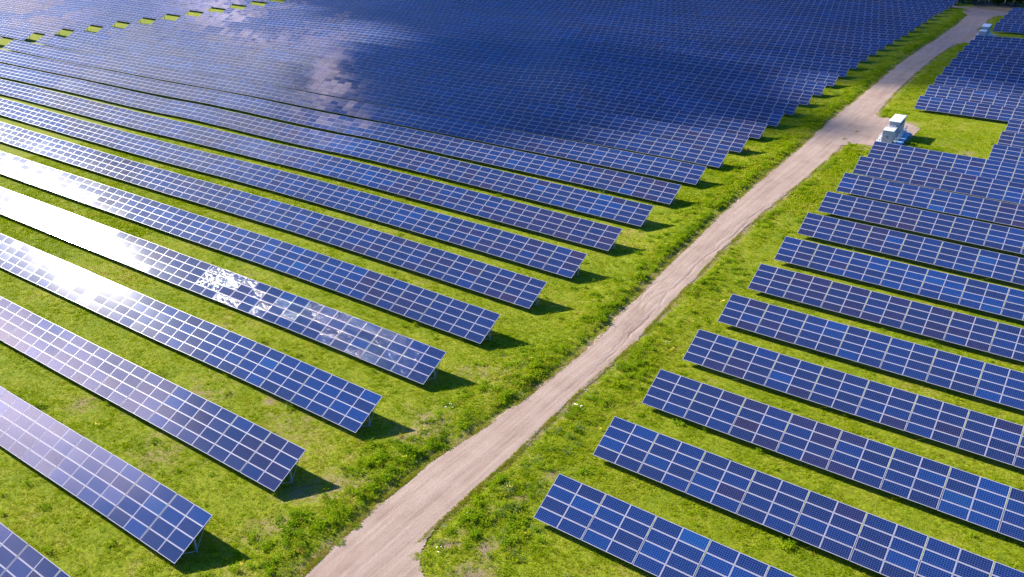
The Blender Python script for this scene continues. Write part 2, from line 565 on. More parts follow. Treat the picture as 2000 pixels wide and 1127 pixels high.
def build_row(k, xs, sgn, ntab, label, group, wavy=None):
    """k = grid row, xs = road-side (or aisle-side) end, sgn = -1 row runs west, +1 row runs east"""
    yl = Y0 + DY * (k - 1)
    tables = []
    for j in range(ntab):
        xa = xs + sgn * PAIR * j if sgn > 0 else xs - PAIR * (j + 1)
        if clip_ok(xa + PAIR / 2, yl):
            tables.append((j, xa, table_matrix(xa, yl, k)))
    if not tables:
        return None
    x_end = xs
    root = empty('solar_panel_row', (x_end, yl, float(G(x_end, yl))))
    tag(root, label, 'solar array', group)
    pinv = Matrix.Translation(-root.location)
    panels = []
    for j, xa, M4 in tables:
        for ci in range(2):
            for i in range(4):
                L = Matrix.Translation((SLOTS_X[ci], i * (PH + 0.020) + 0.0, 0.0))
                jr = Matrix.Rotation(random.gauss(0, 0.0038), 4, 'X') @ Matrix.Rotation(random.gauss(0, 0.0030), 4, 'Y')
                M = M4 @ L @ jr
                c = M @ Vector((PW / 2, PH / 2, 0))
                gcol = (j * 2 + ci) if sgn > 0 else -(j * 2 + (1 - ci))
                panels.append(((c - camv).length, M, panel_colour(k, j, i, gcol), c.x))
    panels.sort(key=lambda p: p[0])
    near = [p for p in panels if p[0] < 200.0][:300]
    far = panels[len(near):]
    for d, M, c, cx in near:
        me = ME_PANEL
        if wavy and wavy[0] < cx < wavy[1] and random.random() < 0.86:
            me = ME_PANEL_W
        o = bpy.data.objects.new('solar_panel', me)
        COL.objects.link(o)
        o.parent = root
        o.matrix_parent_inverse = pinv
        o.matrix_basis = M
        o.color = c
    if far:
        n = len(far)
        Ms = np.array([[list(r_) for r_ in p[1]] for p in far])
        V = np.einsum('nij,vj->nvi', Ms[:, :3, :3], PV) + Ms[:, None, :3, 3]
        F = (PF[None] + (np.arange(n) * len(PV))[:, None, None]).reshape(-1, 4)
        me = bpy.data.meshes.new('solar_panels')
        nv, nf = n * len(PV), n * len(PF)
        me.vertices.add(nv)
        me.vertices.foreach_set('co', (V.reshape(-1, 3)).ravel())
        me.loops.add(nf * 4)
        me.loops.foreach_set('vertex_index', F.ravel().astype(np.int32))
        me.polygons.add(nf)
        me.polygons.foreach_set('loop_start', (np.arange(nf) * 4).astype(np.int32))
        for m_ in (M_FRAME, M_GLASS_A, M_BACK):
            me.materials.append(m_)
        me.polygons.foreach_set('material_index', np.tile(PM, n).astype(np.int32))
        me.polygons.foreach_set('use_smooth', np.zeros(nf, dtype=bool))
        uvl = me.uv_layers.new(name='UVMap')
        uvl.data.foreach_set('uv', np.tile(PUV.reshape(-1), n))
        at = me.attributes.new('pcol', 'FLOAT_COLOR', 'FACE')
        at.data.foreach_set('color', np.repeat(np.array([p[2] for p in far]), len(PF), axis=0).ravel())
        me.update(calc_edges=True)
        me.validate()
        o = add('solar_panel_block', me, root)
        o['kind'] = 'stuff'
    # steel structure: purlins along the row, one post with rafter and braces per table
    pur = [MB() for _ in range(3)]
    rest = MB()
    for q, (j, xa, M4) in enumerate(tables):
        for pi, s_ in enumerate((0.55, 2.0, 3.45)):
            pur[pi].bar(M4 @ Vector((0.0, s_, -0.05)), M4 @ Vector((PAIR, s_, -0.05)), 0.06, 0.09, up=M4.to_3x3() @ Vector((0, 0, 1)))
        xm = PAIR * 0.93 if sgn < 0 else PAIR * 0.07
        if j > 0: xm = PAIR * 0.5
        a = M4 @ Vector((xm, 0.15, -0.18)); b_ = M4 @ Vector((xm, 3.85, -0.18))
        mid = M4 @ Vector((xm, 2.05, -0.22))
        g = float(G(mid.x, mid.y))
        foot = Vector((mid.x, mid.y, g - 0.15))
        lo = M4 @ Vector((xm, 0.75, -0.22)); hi = M4 @ Vector((xm, 3.25, -0.22))
        low_post = Vector((mid.x, mid.y - 0.03, g + 0.12)); low_post2 = Vector((mid.x, mid.y + 0.03, g + 0.16))
        first = j < 2 and (a - camv).length < 200
        upv = M4.to_3x3() @ Vector((0, 0, 1))
        if first:
            mb = MB(); mb.bar(a, b_, 0.08, 0.16, up=upv); mb.build('rafter', M_STEEL, root)
            mb = MB(); mb.bar(foot, mid, 0.15, 0.10); mb.build('post', M_STEEL, root)
            mb = MB(); mb.bar(lo, low_post, 0.035); mb.build('brace', M_STEEL, root)
            mb = MB(); mb.bar(hi, low_post2, 0.035); mb.build('brace', M_STEEL, root)
        elif (a - camv).length < 260:
            rest.bar(a, b_, 0.08, 0.16, up=upv); rest.bar(foot, mid, 0.15, 0.10)
            rest.bar(lo, low_post, 0.035); rest.bar(hi, low_post2, 0.035)
        else:
            rest.bar(foot, mid, 0.15, 0.10)
    for mb in pur:
        mb.build('purlin', M_STEEL, root)
    if rest.v:
        o = rest.build('support_frames', M_STEEL, root)
        o['kind'] = 'stuff'
    return root


ORD = ['zeroth', 'first', 'second', 'third', 'fourth', 'fifth', 'sixth', 'seventh', 'eighth', 'ninth', 'tenth', 'eleventh', 'twelfth',
       'thirteenth', 'fourteenth', 'fifteenth', 'sixteenth', 'seventeenth', 'eighteenth', 'nineteenth', 'twentieth', 'twenty-first',
       'twenty-second', 'twenty-third', 'twenty-fourth', 'twenty-fifth', 'twenty-sixth', 'twenty-seventh', 'twenty-eighth',
       'twenty-ninth', 'thirtieth', 'thirty-first', 'thirty-second', 'thirty-third', 'thirty-fourth', 'thirty-fifth', 'thirty-sixth',
       'thirty-seventh', 'thirty-eighth', 'thirty-ninth']


def build_rows():
    left_special = {
        0: 'blue panel row cut off by the bottom left corner of the photo',
        1: 'nearest full panel row left of the track, its end above the bottom edge',
        2: 'second whole panel row left of the track, pale violet toward the left edge',
        3: 'panel row left of the track with long white sun glare and plain violet lower half',
        4: 'panel row left of the track with sun glare and silvery sparkling patches midway',
        5: 'panel row left of the track, just behind the row with silvery sparkles',
    }
    for k in range(0, 38):
        xe = -45.05 - 0.186 * k
        if k in left_special:
            lab = left_special[k]
        elif k <= 10:
            lab = 'panel row left of the track, %s behind the silver sparkling row, grass strip before it' % ORD[k - 4]
        else:
            lab = 'panel row in the dense left field, %s behind the last visible grass strip' % ORD[k - 10]
        if k >= 11:
            n = int((250.7 + 0.42 * (k - 11) + xe) / PAIR) + 0
            n = int(round((250.7 + 0.42 * (k - 11) + xe) / PAIR))
        else:
            n = 110
        build_row(k, xe, -1, n, lab, 'solar panel rows left of the track',
                  wavy=(-82, -46) if k == 4 else None)
        if k >= 11:
            w0 = xe - n * PAIR - (6.0 if k < 13 else 6.3 + 0.2 * min(k - 12, 8))
            build_row(k, w0, -1, 42, 'far left stretch of panel row beyond the grass gaps, level with %s dense row' % ORD[k - 10],
                      'solar panel rows beyond the line of grass gaps')
    # right of the track
    for k in range(3, 15):
        xe = -27.22 - 0.215 * (k - 3)
        s = {3: 'nearest panel row right of the track, cut by the bottom edge, bright blue corner panels',
             14: 'panel row right of the track directly in front of the nearer white transformer station'}.get(k)
        if s is None:
            s = 'panel row right of the track, %s in front of the nearer white station' % ORD[15 - k]
        build_row(k, xe, 1, 12, s, 'solar panel rows right of the track')
    for k in range(15, 18):
        build_row(k, -13.25 - 0.08 * (k - 15), 1, 9, 'short panel row right of the open grass by the nearer station, %s from front' % ORD[k - 14],
                  'short solar panel rows beside the open grass')
    for k in range(18, 27):
        xe = -30.35 - 0.24 * (k - 18)
        s = {18: 'panel row just behind the open grass of the nearer white station',
             26: 'panel row directly in front of the farther white transformer station'}.get(k)
        if s is None:
            s = 'panel row between the two stations, %s behind the open grass' % ORD[k - 17]
        build_row(k, xe, 1, 12, s, 'solar panel rows between the stations')
    for k in range(27, 29):
        build_row(k, -15.0, 1, 7, 'short panel row right of the grass by the farther station, %s from front' % ORD[k - 26], 'short solar panel rows far right')
    for k in range(29, 34):
        xe = -31.4 - 0.12 * (k - 29)
        build_row(k, xe, 1, 12, 'far panel row behind the farther white station, %s toward the dark trees' % ORD[k - 28],
                  'solar panel rows near the wood')


build_rows()

# ------------------------------------------------------------------ ground sheet
# road edges surveyed as (y, x)
ROAD_L = [(-40, -36.0), (10, -36.8), (27.9, -37.6), (30.7, -37.9), (35.9, -38.3), (42.9, -38.4), (47.1, -37.8), (52.7, -37.3), (67.2, -37.2), (77.4, -38.2), (88.0, -39.1),
          (105.7, -40.0), (123.7, -40.4), (142.1, -40.8), (171.6, -42.1), (198.2, -42.2), (238.1, -42.7), (278.6, -42.9), (300, -43.2), (318, -44.2), (328, -47.0)]
ROAD_R = [(-40, -30.4), (10, -31.5), (30, -32.6), (36.5, -33.0), (46.5, -33.0), (51.7, -33.3), (60.1, -33.6), (69.5, -33.6), (77.9, -34.2), (94.2, -35.1), (112.2, -35.2), (124.7, -34.9),
          (140.0, -34.9), (171.7, -35.7), (195.9, -36.7), (232.8, -36.9), (262.4, -36.3), (294.8, -35.6), (308, -36.2), (318, -35.5), (325, -33.0)]


def interp(tab, y):
    return np.interp(y, [a for a, _ in tab], [b for _, b in tab])


def mat_ground():
    m_, t = new_mat('meadow')
    geo = t.n('ShaderNodeNewGeometry')
    P_ = geo.outputs['Position']
    n1 = t.noise(P_, 0.09, 4.0, 0.6)
    n2 = t.noise(P_, 0.55, 5.0, 0.65)
    n3 = t.noise(P_, 4.5, 5.0, 0.7)
    n4 = t.noise(P_, 17.0, 3.0, 0.7)
    a = t.m('ADD', t.m('MULTIPLY', n1, 0.45), t.m('MULTIPLY', n2, 0.55))
    green = t.ramp(a, [(0.33, (0.135, 0.185, 0.006)), (0.46, (0.195, 0.245, 0.006)), (0.56, (0.245, 0.275, 0.012)), (0.66, (0.30, 0.265, 0.050))])
    green = t.mix(1.0, green, t.ramp(n3, [(0.30, 0.55), (0.50, 1.0), (0.70, 1.35)]), blend='MULTIPLY')
    green = t.mix(1.0, green, t.ramp(n4, [(0.30, 0.65), (0.70, 1.3)]), blend='MULTIPLY')
    soil = t.ramp(n3, [(0.3, (0.20, 0.140, 0.080)), (0.7, (0.33, 0.235, 0.150))])
    at = t.n('ShaderNodeAttribute', attribute_name='bare')
    bare = t.m('ADD', at.outputs['Fac'], t.m('MULTIPLY', t.m('SUBTRACT', t.noise(P_, 0.8, 5.0, 0.7), 0.5), 1.5))
    bare = t.m('ADD', bare, t.m('MULTIPLY', t.m('SUBTRACT', n3, 0.5), 0.8))
    dry = t.ss(bare, 0.16, 0.52)
    green = t.mix(t.m('MULTIPLY', dry, 0.8), green, t.mix(n4, (0.20, 0.170, 0.045, 1), (0.34, 0.28, 0.095, 1)))
    f = t.ss(bare, 0.44, 0.74)
    c = t.mix(f, green, soil)
    b = principled(t, **{'Base Color': c, 'Roughness': 0.9})
    b.inputs['Specular IOR Level'].default_value = 0.15
    bp = t.n('ShaderNodeBump')
    bp.inputs['Strength'].default_value = 0.85
    bp.inputs['Distance'].default_value = 0.28
    t.l(t.m('ADD', t.m('MULTIPLY', n3, 0.7), t.m('MULTIPLY', n4, 0.35)), bp.inputs['Height'])
    t.l(bp.outputs[0], b.inputs['Normal'])
    return m_


def smooth01(x, a, b):
    t_ = np.clip((x - a) / (b - a), 0, 1)
    return t_ * t_ * (3 - 2 * t_)


PAD = (-36.5, -26.9, 146.5, 171.0)
PAD2 = (-38.5, -29.5, 256.0, 281.0)


def hnoise2(x, y, s):
    """cheap smooth 2-d noise in -1..1"""
    return (np.sin(x * 0.9 * s + 1.3 * np.sin(y * 0.7 * s)) + np.sin(y * 1.1 * s + 1.7 * np.sin(x * 0.6 * s + 2.0)) +
            np.sin((x + y) * 0.53 * s + 2.2 * np.sin((x - y) * 0.31 * s))) / 3.0


def road_dist(x, y):
    """signed distance outside the track, negative on it"""
    L_ = interp(ROAD_L, y); R_ = interp(ROAD_R, y)
    return np.maximum(L_ - x, x - R_)


def bareness(x, y):
    d = road_dist(x, y)
    b = 0.75 * (1 - smooth01(d, 0.0, 0.9))
    b = np.maximum(b, 0.16 * (1 - smooth01(d, 0.5, 4.5)))
    # worn soil round the row ends and spots of bare earth near the camera
    b = np.maximum(b, 0.42 * np.exp(-((x + 41.5) ** 2 / 10 + 0 * y)) * (y < 60) * (0.5 + 0.5 * hnoise2(x, y, 0.5)))
    for bx, by, br, bs in ((-27.5, 33.5, 1.5, .75), (-25.5, 31.0, 1.8, .65), (-28.6, 36.6, 0.8, .75), (-31.0, 35.6, 0.5, .8), (-30.6, 40.2, 0.5, .75), (-29.6, 42.5, 0.6, .7), (-29.0, 46.5, 0.7, .6), (-30.6, 36.9, 0.4, .75), (-41.8, 46.0, 2.2, .58), (-42.4, 44.0, 1.2, .62), (-43.8, 55.5, 1.5, .5), (-56, 41, 1.2, .5), (-70.5, 30.5, 1.2, .6), (-66.0, 33.0, 1.0, .5),
                           (-42.6, 35.5, 2.0, .6), (-44.2, 33.2, 1.2, .55), (-52.0, 38.5, 2.5, .42), (-63.0, 37.0, 3.0, .40), (-43.0, 29.0, 1.6, .5), (-58.0, 30.0, 3.0, .36), (-72.0, 46.0, 3.0, .36), (-80.0, 55.0, 3.0, .36),
                           (-17.0, 155.0, 1.5, .6), (-21.0, 160.0, 2.0, .3)):
        b = np.maximum(b, bs * np.exp(-((x - bx) ** 2 + (y - by) ** 2) / (2 * br * br)))
    b = np.where((y < 33 - 0.55 * (x + 32)) & (x > -33) & (y < 40), 0.55, b)
    inpad = ((x > PAD[0]) & (x < PAD[1]) & (y > PAD[2]) & (y < PAD[3]))
    b = np.where(inpad, 0.5, b)
    return b


def axis(lo, hi, fine_lo, fine_hi, step, far=60):
    a = list(np.arange(fine_lo, fine_hi + 1e-6, step))
    s = step; v = fine_lo
    pre = []
    while v > lo:
        s *= 1.35; v -= s; pre.append(max(v, lo))
    s = step; v = a[-1]; post = []
    while v < hi:
        s *= 1.35; v += s; post.append(min(v, hi))
    return np.array(pre[::-1] + a + post)


def build_ground():
    xs = axis(-4000, 4000, -70, 10, 0.8)
    ys = axis(-3000, 4500, 14, 120, 0.8)
    xs = np.array(sorted(set(np.round(np.concatenate([xs, np.arange(-420, -70, 4.0), np.arange(10, 40, 3.0)]), 3))))
    ys = np.array(sorted(set(np.round(np.concatenate([ys, np.arange(120, 380, 2.0)]), 3))))
    X, Yg = np.meshgrid(xs, ys)
    Z = G(np.clip(X, -420, 60), np.clip(Yg, -20, 400))
    # raised grassy verge beside the track, low bank on its left side
    d = road_dist(X, Yg)
    left = X < -38
    near = (Yg > -30) & (Yg < 330)
    near = near & ~((~left) & (((Yg > 142) & (Yg < 178)) | ((Yg > 246) & (Yg < 295)) | (Yg < 33.5)))
    bank = np.where(left, 0.22, 0.10) * smooth01(d, 0.5, 1.1) * (1 - smooth01(d, 2.5, 6.0)) * near
    dip = -0.05 * (1 - smooth01(d, 0.2, 0.8)) * near
    Z = Z + bank + dip + np.where(Yg < 120, 0.035, 0.01) * hnoise2(X, Yg, 1.7) * (d > 0.6) * (np.abs(X) < 430)
    Z = np.where(d < 0.4, G(X, Yg) - 0.04, Z)
    nx, ny = len(xs), len(ys)
    V = np.stack([X, Yg, Z], -1).reshape(-1, 3)
    idx = np.arange(nx * ny).reshape(ny, nx)
    F = np.stack([idx[:-1, :-1], idx[:-1, 1:], idx[1:, 1:], idx[1:, :-1]], -1).reshape(-1, 4)
    me = mesh_from('ground', V, F, [mat_ground()], smooth=True)
    at = me.attributes.new('bare', 'FLOAT', 'POINT')
    at.data.foreach_set('value', bareness(V[:, 0], V[:, 1]).astype(np.float32))
    o = add('ground', me)
    tag(o, kind='structure')


build_ground()


def mat_gravel():
    m_, t = new_mat('gravel')
    geo = t.n('ShaderNodeNewGeometry')
    P_ = geo.outputs['Position']
    mp = t.n('ShaderNodeMapping')
    mp.inputs['Scale'].default_value = (1.0, 0.055, 1.0)
    t.l(P_, mp.inputs[0])
    streak = t.noise(mp.outputs[0], 1.6, 5.0, 0.6)
    patch = t.noise(P_, 0.35, 4.0, 0.6)
    fine = t.noise(P_, 9.0, 5.0, 0.75)
    grit = t.noise(P_, 40.0, 2.0, 0.6)
    a = t.m('ADD', t.m('MULTIPLY', streak, 0.66), t.m('MULTIPLY', patch, 0.5))
    a = t.m('SUBTRACT', a, 0.07)
    c = t.ramp(a, [(0.34, (0.270, 0.192, 0.146)), (0.48, (0.325, 0.238, 0.184)), (0.62, (0.370, 0.280, 0.220))])
    c = t.mix(1.0, c, t.ramp(fine, [(0.3, 0.86), (0.7, 1.10)]), blend='MULTIPLY')
    c = t.mix(1.0, c, t.ramp(grit, [(0.3, 0.90), (0.7, 1.08)]), blend='MULTIPLY')
    b = principled(t, **{'Base Color': c, 'Roughness': 0.95})
    b.inputs['Specular IOR Level'].default_value = 0.1
    bp = t.n('ShaderNodeBump')
    bp.inputs['Strength'].default_value = 0.6
    bp.inputs['Distance'].default_value = 0.08
    t.l(t.m('ADD', t.m('MULTIPLY', streak, 1.0), t.m('MULTIPLY', fine, 0.5)), bp.inputs['Height'])
    t.l(bp.outputs[0], b.inputs['Normal'])
    return m_


M_GRAVEL = mat_gravel()


def jag(y, s):
    return (vnoise(y * 0.23, s) * 0.22 + vnoise(y * 0.7, s + 3) * 0.16 + vnoise(y * 1.9, s + 5) * 0.14 + vnoise(y * 4.1, s + 7) * 0.08)


GULLY = []
for _i, (_y, _x) in enumerate([(60, -34.4), (66, -34.3), (72, -34.9), (78, -35.0), (82, -35.9), (86, -35.6), (90, -36.1), (96, -35.9), (102, -35.7), (108, -36.2), (114, -35.5), (119, -35.2), (126, -35.1)]):
    GULLY.append((_y, _x))


def gully(x, y):
    """washed-out channel down the right side and curved turning marks on the left side of the track"""
    z = 0.0
    if 60 < y < 126:
        c0 = float(np.interp(y, [a for a, _ in GULLY], [b for _, b in GULLY])) + 0.16 * vnoise(y * 0.9, 31) + 0.10 * vnoise(y * 2.3, 33)
        fade = min(1, (y - 60) / 8, (126 - y) / 8)
        z += 0.08 * fade * (0.35 + 0.65 * abs(vnoise(y * 0.35, 3))) * math.exp(-((x - c0) / 0.11) ** 2)
        c1 = c0 - 0.55 - 0.3 * vnoise(y * 0.5, 35)
        z += 0.03 * max(0, vnoise(y * 0.21, 40)) * fade * math.exp(-((x - c1) / 0.09) ** 2)
    for cx, cy_, r_ in ((-34.2, 79.5, 3.5), (-34.0, 79.0, 2.9), (-34.6, 81.5, 3.9)):
        if x < cx - 0.6 and abs(y - cy_) < r_:
            dd = math.hypot(x - cx, (y - cy_) * 0.62) - r_ * 0.9
            z += 0.035 * math.exp(-(dd / 0.10) ** 2)
    return z


def strip(name, ys, lf, rf, zoff, n=44, rut=True):
    V = []; F = []
    for iy, y in enumerate(ys):
        a, b = lf(y), rf(y)
        for i in range(n + 1):
            s = i / n
            x = a + (b - a) * s
            z = float(G(x, y)) + zoff
            if rut:
                z += 0.03 * math.sin(math.pi * s)
                for c0, dp_ in ((0.27, 0.012), (0.32, 0.006), (0.62, 0.012), (0.68, 0.008), (0.47, 0.003)):
                    z -= dp_ * math.exp(-((s - c0 - 0.035 * vnoise(y * 0.035, c0 * 30)) / 0.022) ** 2)
                z -= gully(x, y)
            if i in (0, n): z -= 0.05
            V.append((x, y, z))
    for iy in range(len(ys) - 1):
        for i in range(n):
            q = iy * (n + 1) + i
            F.append((q, q + 1, q + n + 2, q + n + 1))
    me = mesh_from(name, V, F, [M_GRAVEL], smooth=True)
    return tag(add(name, me), kind='structure')


def flat_poly(name, pts, zoff, res=0.8):
    """gravel apron: polygon gridded finely and draped on the ground"""
    pts = np.array(pts)
    x0, y0_ = pts.min(0); x1, y1 = pts.max(0)
    xs = np.arange(x0 - res, x1 + res, res); ys = np.arange(y0_ - res, y1 + res, res)

    def inside(x, y):
        c = False; j = len(pts) - 1
        for i in range(len(pts)):
            if (pts[i][1] > y) != (pts[j][1] > y) and x < (pts[j][0] - pts[i][0]) * (y - pts[i][1]) / (pts[j][1] - pts[i][1]) + pts[i][0]:
                c = not c
            j = i
        return c
    bm = bmesh.new()
    vv = {}

    def vert(i, j):
        if (i, j) not in vv:
            x = xs[i] + 0.3 * res * math.sin(i * 3.1 + j * 1.7); y = ys[j] + 0.3 * res * math.sin(i * 1.3 + j * 2.9)
            vv[(i, j)] = bm.verts.new((x, y, float(G(x, y)) + zoff))
        return vv[(i, j)]
    for i in range(len(xs) - 1):
        for j in range(len(ys) - 1):
            if inside(xs[i] + res / 2, ys[j] + res / 2):
                bm.faces.new((vert(i, j), vert(i + 1, j), vert(i + 1, j + 1), vert(i, j + 1)))
    me = bpy.data.meshes.new(name)
    bm.to_mesh(me); bm.free()
    me.materials.append(M_GRAVEL)
    me.polygons.foreach_set('use_smooth', np.ones(len(me.polygons), dtype=bool))
    return tag(add(name, me), kind='structure')


yy = list(np.arange(-20, 130, 0.35)) + list(np.arange(130, 331, 1.0))
strip('gravel_track', yy, lambda y: float(interp(ROAD_L, y)) + jag(y, 1.0) * 0.8, lambda y: float(interp(ROAD_R, y)) + jag(y, 4.0) * 0.8, 0.03)
# side track leaving at the bottom of the picture, and the junction at the far end
flat_poly('side_track', [(-34.5, 39.0), (-33.25, 38.5), (-32.95, 36.5), (-32.6, 35.0), (-32.2, 34.0), (-31.7, 33.2), (-31.0, 32.6), (-30.0, 32.0), (-28.5, 31.2), (-27, 30.2), (-20, 24), (-10, 15), (-15, 9), (-20, 5), (-34.5, 5)], 0.045, 0.13)
flat_poly('gravel_apron', [(-36.5, 144), (-35.6, 147.5), (-33.5, 150.5), (-31.0, 150.5), (-27.3, 150.5), (-26.3, 154), (-26.6, 167.0), (-30, 170.0), (-33.5, 171.5), (-35.5, 174.5), (-37.5, 177)], 0.045, 0.5)
flat_poly('far_gravel_apron', [(-38.5, 250), (-36.2, 256), (-33.5, 259), (-29.4, 260), (-29.6, 277), (-33.5, 279.5), (-37.0, 284), (-38.5, 290)], 0.05, 0.8)
flat_poly('far_crossing_track', [(-120, 343.5), (-70, 341.5), (-48, 337.5), (-43, 325), (-36, 322), (-33, 326), (-30, 329), (-10, 325), (40, 318), (40, 322.5), (-10, 330), (-30, 334), (-44, 341), (-70, 345.5), (-120, 347)], 0.03, 0.8)


# ------------------------------------------------------------------ vegetation (grass and weeds nobody could count)
def mat_leafy(name, stops, trans=0.35, patch=0.09):
    m_, t = new_mat(name)
    geo = t.n('ShaderNodeNewGeometry')
    oi = t.n('ShaderNodeObjectInfo')
    P_ = geo.outputs['Position']
    a = t.m('ADD', t.m('MULTIPLY', t.noise(P_, patch, 4.0, 0.6), 0.5), t.m('MULTIPLY', t.noise(P_, 0.6, 4.0, 0.65), 0.5))
    a = t.m('ADD', a, t.m('MULTIPLY', t.m('SUBTRACT', oi.outputs['Random'], 0.5), 0.34))
    c = t.ramp(a, stops)
    d = t.n('ShaderNodeBsdfDiffuse')
    tr = t.n('ShaderNodeBsdfTranslucent')
    mx = t.n('ShaderNodeMixShader')
    o = t.n('ShaderNodeOutputMaterial')
    t.l(c, d.inputs[0])
    c2 = t.mix(1.0, c, (1.15, 1.25, 0.6, 1), blend='MULTIPLY')
    t.l(c2, tr.inputs[0])
    mx.inputs[0].default_value = trans
    t.l(d.outputs[0], mx.inputs[1]); t.l(tr.outputs[0], mx.inputs[2]); t.l(mx.outputs[0], o.inputs[0])
    return m_


M_GRASS = mat_leafy('grass_blades', [(0.25, (0.180, 0.260, 0.006)), (0.42, (0.270, 0.350, 0.006)), (0.58, (0.360, 0.410, 0.008)), (0.68, (0.420, 0.380, 0.050)), (0.86, (0.42, 0.33, 0.13))], 0.45)
M_WEED = mat_leafy('weed_leaves', [(0.25, (0.135, 0.230, 0.012)), (0.45, (0.220, 0.335, 0.010)), (0.62, (0.310, 0.400, 0.010)), (0.80, (0.360, 0.370, 0.03))], 0.45)
M_SAGE = mat_leafy('grey_green_leaves', [(0.3, (0.13, 0.20, 0.05)), (0.7, (0.27, 0.34, 0.10))])
M_DRY = mat_leafy('dry_stalks', [(0.3, (0.26, 0.16, 0.045)), (0.7, (0.44, 0.30, 0.09))])
M_FLOWER = mat_metal('flower_white', (0.75, 0.74, 0.60), 0.8)
M_FLOWER_Y = mat_metal('flower_yellow', (0.70, 0.50, 0.04), 0.8)


def tuft_mesh(name, nb, h, spread, lean, width, mats, flower=0, leafy=False, seed=0):
    r_ = random.Random(seed)
    v = []; f = []; mi = []
    for b in range(nb):
        a = r_.uniform(0, 2 * math.pi); rr = spread * math.sqrt(r_.random())
        x, y = rr * math.cos(a), rr * math.sin(a)
        la = r_.uniform(0, 2 * math.pi); ln = lean * r_.uniform(0.3, 1.0)
        hh = h * r_.uniform(0.55, 1.0) * (1 - 0.35 * rr / max(spread, 1e-3))
        dx, dy = math.cos(la), math.sin(la)
        wx, wy = -dy * width / 2, dx * width / 2
        k = len(v)
        if leafy:
            # a stem carrying a few broad leaves
            nl = r_.randint(3, 5)
            for q in range(nl):
                t_ = (q + 0.6) / nl
                ox, oy, oz = x + dx * ln * t_ * t_, y + dy * ln * t_ * t_, hh * t_
                a2 = r_.uniform(0, 6.28); L = width * r_.uniform(1.6, 2.8)
                ex, ey = math.cos(a2) * L, math.sin(a2) * L
                px_, py_ = -math.sin(a2) * width * 0.5, math.cos(a2) * width * 0.5
                k = len(v)
                v += [(ox, oy, oz), (ox + ex * 0.5 + px_, oy + ey * 0.5 + py_, oz + L * 0.25), (ox + ex, oy + ey, oz + L * 0.1), (ox + ex * 0.5 - px_, oy + ey * 0.5 - py_, oz + L * 0.25)]
                f.append((k, k + 1, k + 2, k + 3)); mi.append(0)
        else:
            v += [(x - wx, y - wy, 0), (x + wx, y + wy, 0), (x + wx * 0.8 + dx * ln * 0.35, y + wy * 0.8 + dy * ln * 0.35, hh * 0.6),
                  (x - wx * 0.8 + dx * ln * 0.35, y - wy * 0.8 + dy * ln * 0.35, hh * 0.6), (x + dx * ln, y + dy * ln, hh)]
            f.append((k, k + 1, k + 2, k + 3)); mi.append(0)
            f.append((k + 3, k + 2, k + 4)); mi.append(0)
        if r_.random() < flower:
            k = len(v); s_ = 0.035
            cx, cy_, cz = x + dx * ln, y + dy * ln, hh + 0.03
            v += [(cx - s_, cy_ - s_, cz), (cx + s_, cy_ - s_, cz), (cx + s_, cy_ + s_, cz + 0.02), (cx - s_, cy_ + s_, cz + 0.02)]
            f.append((k, k + 1, k + 2, k + 3)); mi.append(1)
    return mesh_from(name, v, f, mats, mi)


TUFTS = {
    'grass_a': tuft_mesh('grass_tuft', 15, 0.15, 0.24, 0.12, 0.040, [M_GRASS], seed=1),
    'grass_b': tuft_mesh('grass_tuft', 13, 0.21, 0.20, 0.20, 0.040, [M_GRASS], seed=2),
    'grass_far': tuft_mesh('grass_tuft', 12, 0.17, 0.50, 0.25, 0.11, [M_GRASS], seed=3),
    'weed_a': tuft_mesh('weed_clump', 16, 0.62, 0.26, 0.22, 0.060, [M_WEED], leafy=True, seed=4),
    'weed_b': tuft_mesh('weed_clump', 14, 0.42, 0.30, 0.15, 0.085, [M_WEED], leafy=True, seed=5),
    'sage': tuft_mesh('weed_clump', 18, 0.60, 0.32, 0.20, 0.050, [M_SAGE], leafy=True, seed=6),
    'dry': tuft_mesh('weed_clump', 10, 0.55, 0.18, 0.18, 0.030, [M_DRY], seed=7),
    'flower': tuft_mesh('weed_clump', 9, 0.48, 0.28, 0.12, 0.030, [M_WEED, M_FLOWER], flower=0.6, seed=8),
    'flower_y': tuft_mesh('weed_clump', 9, 0.40, 0.28, 0.12, 0.030, [M_WEED, M_FLOWER_Y], flower=0.7, seed=9),
}


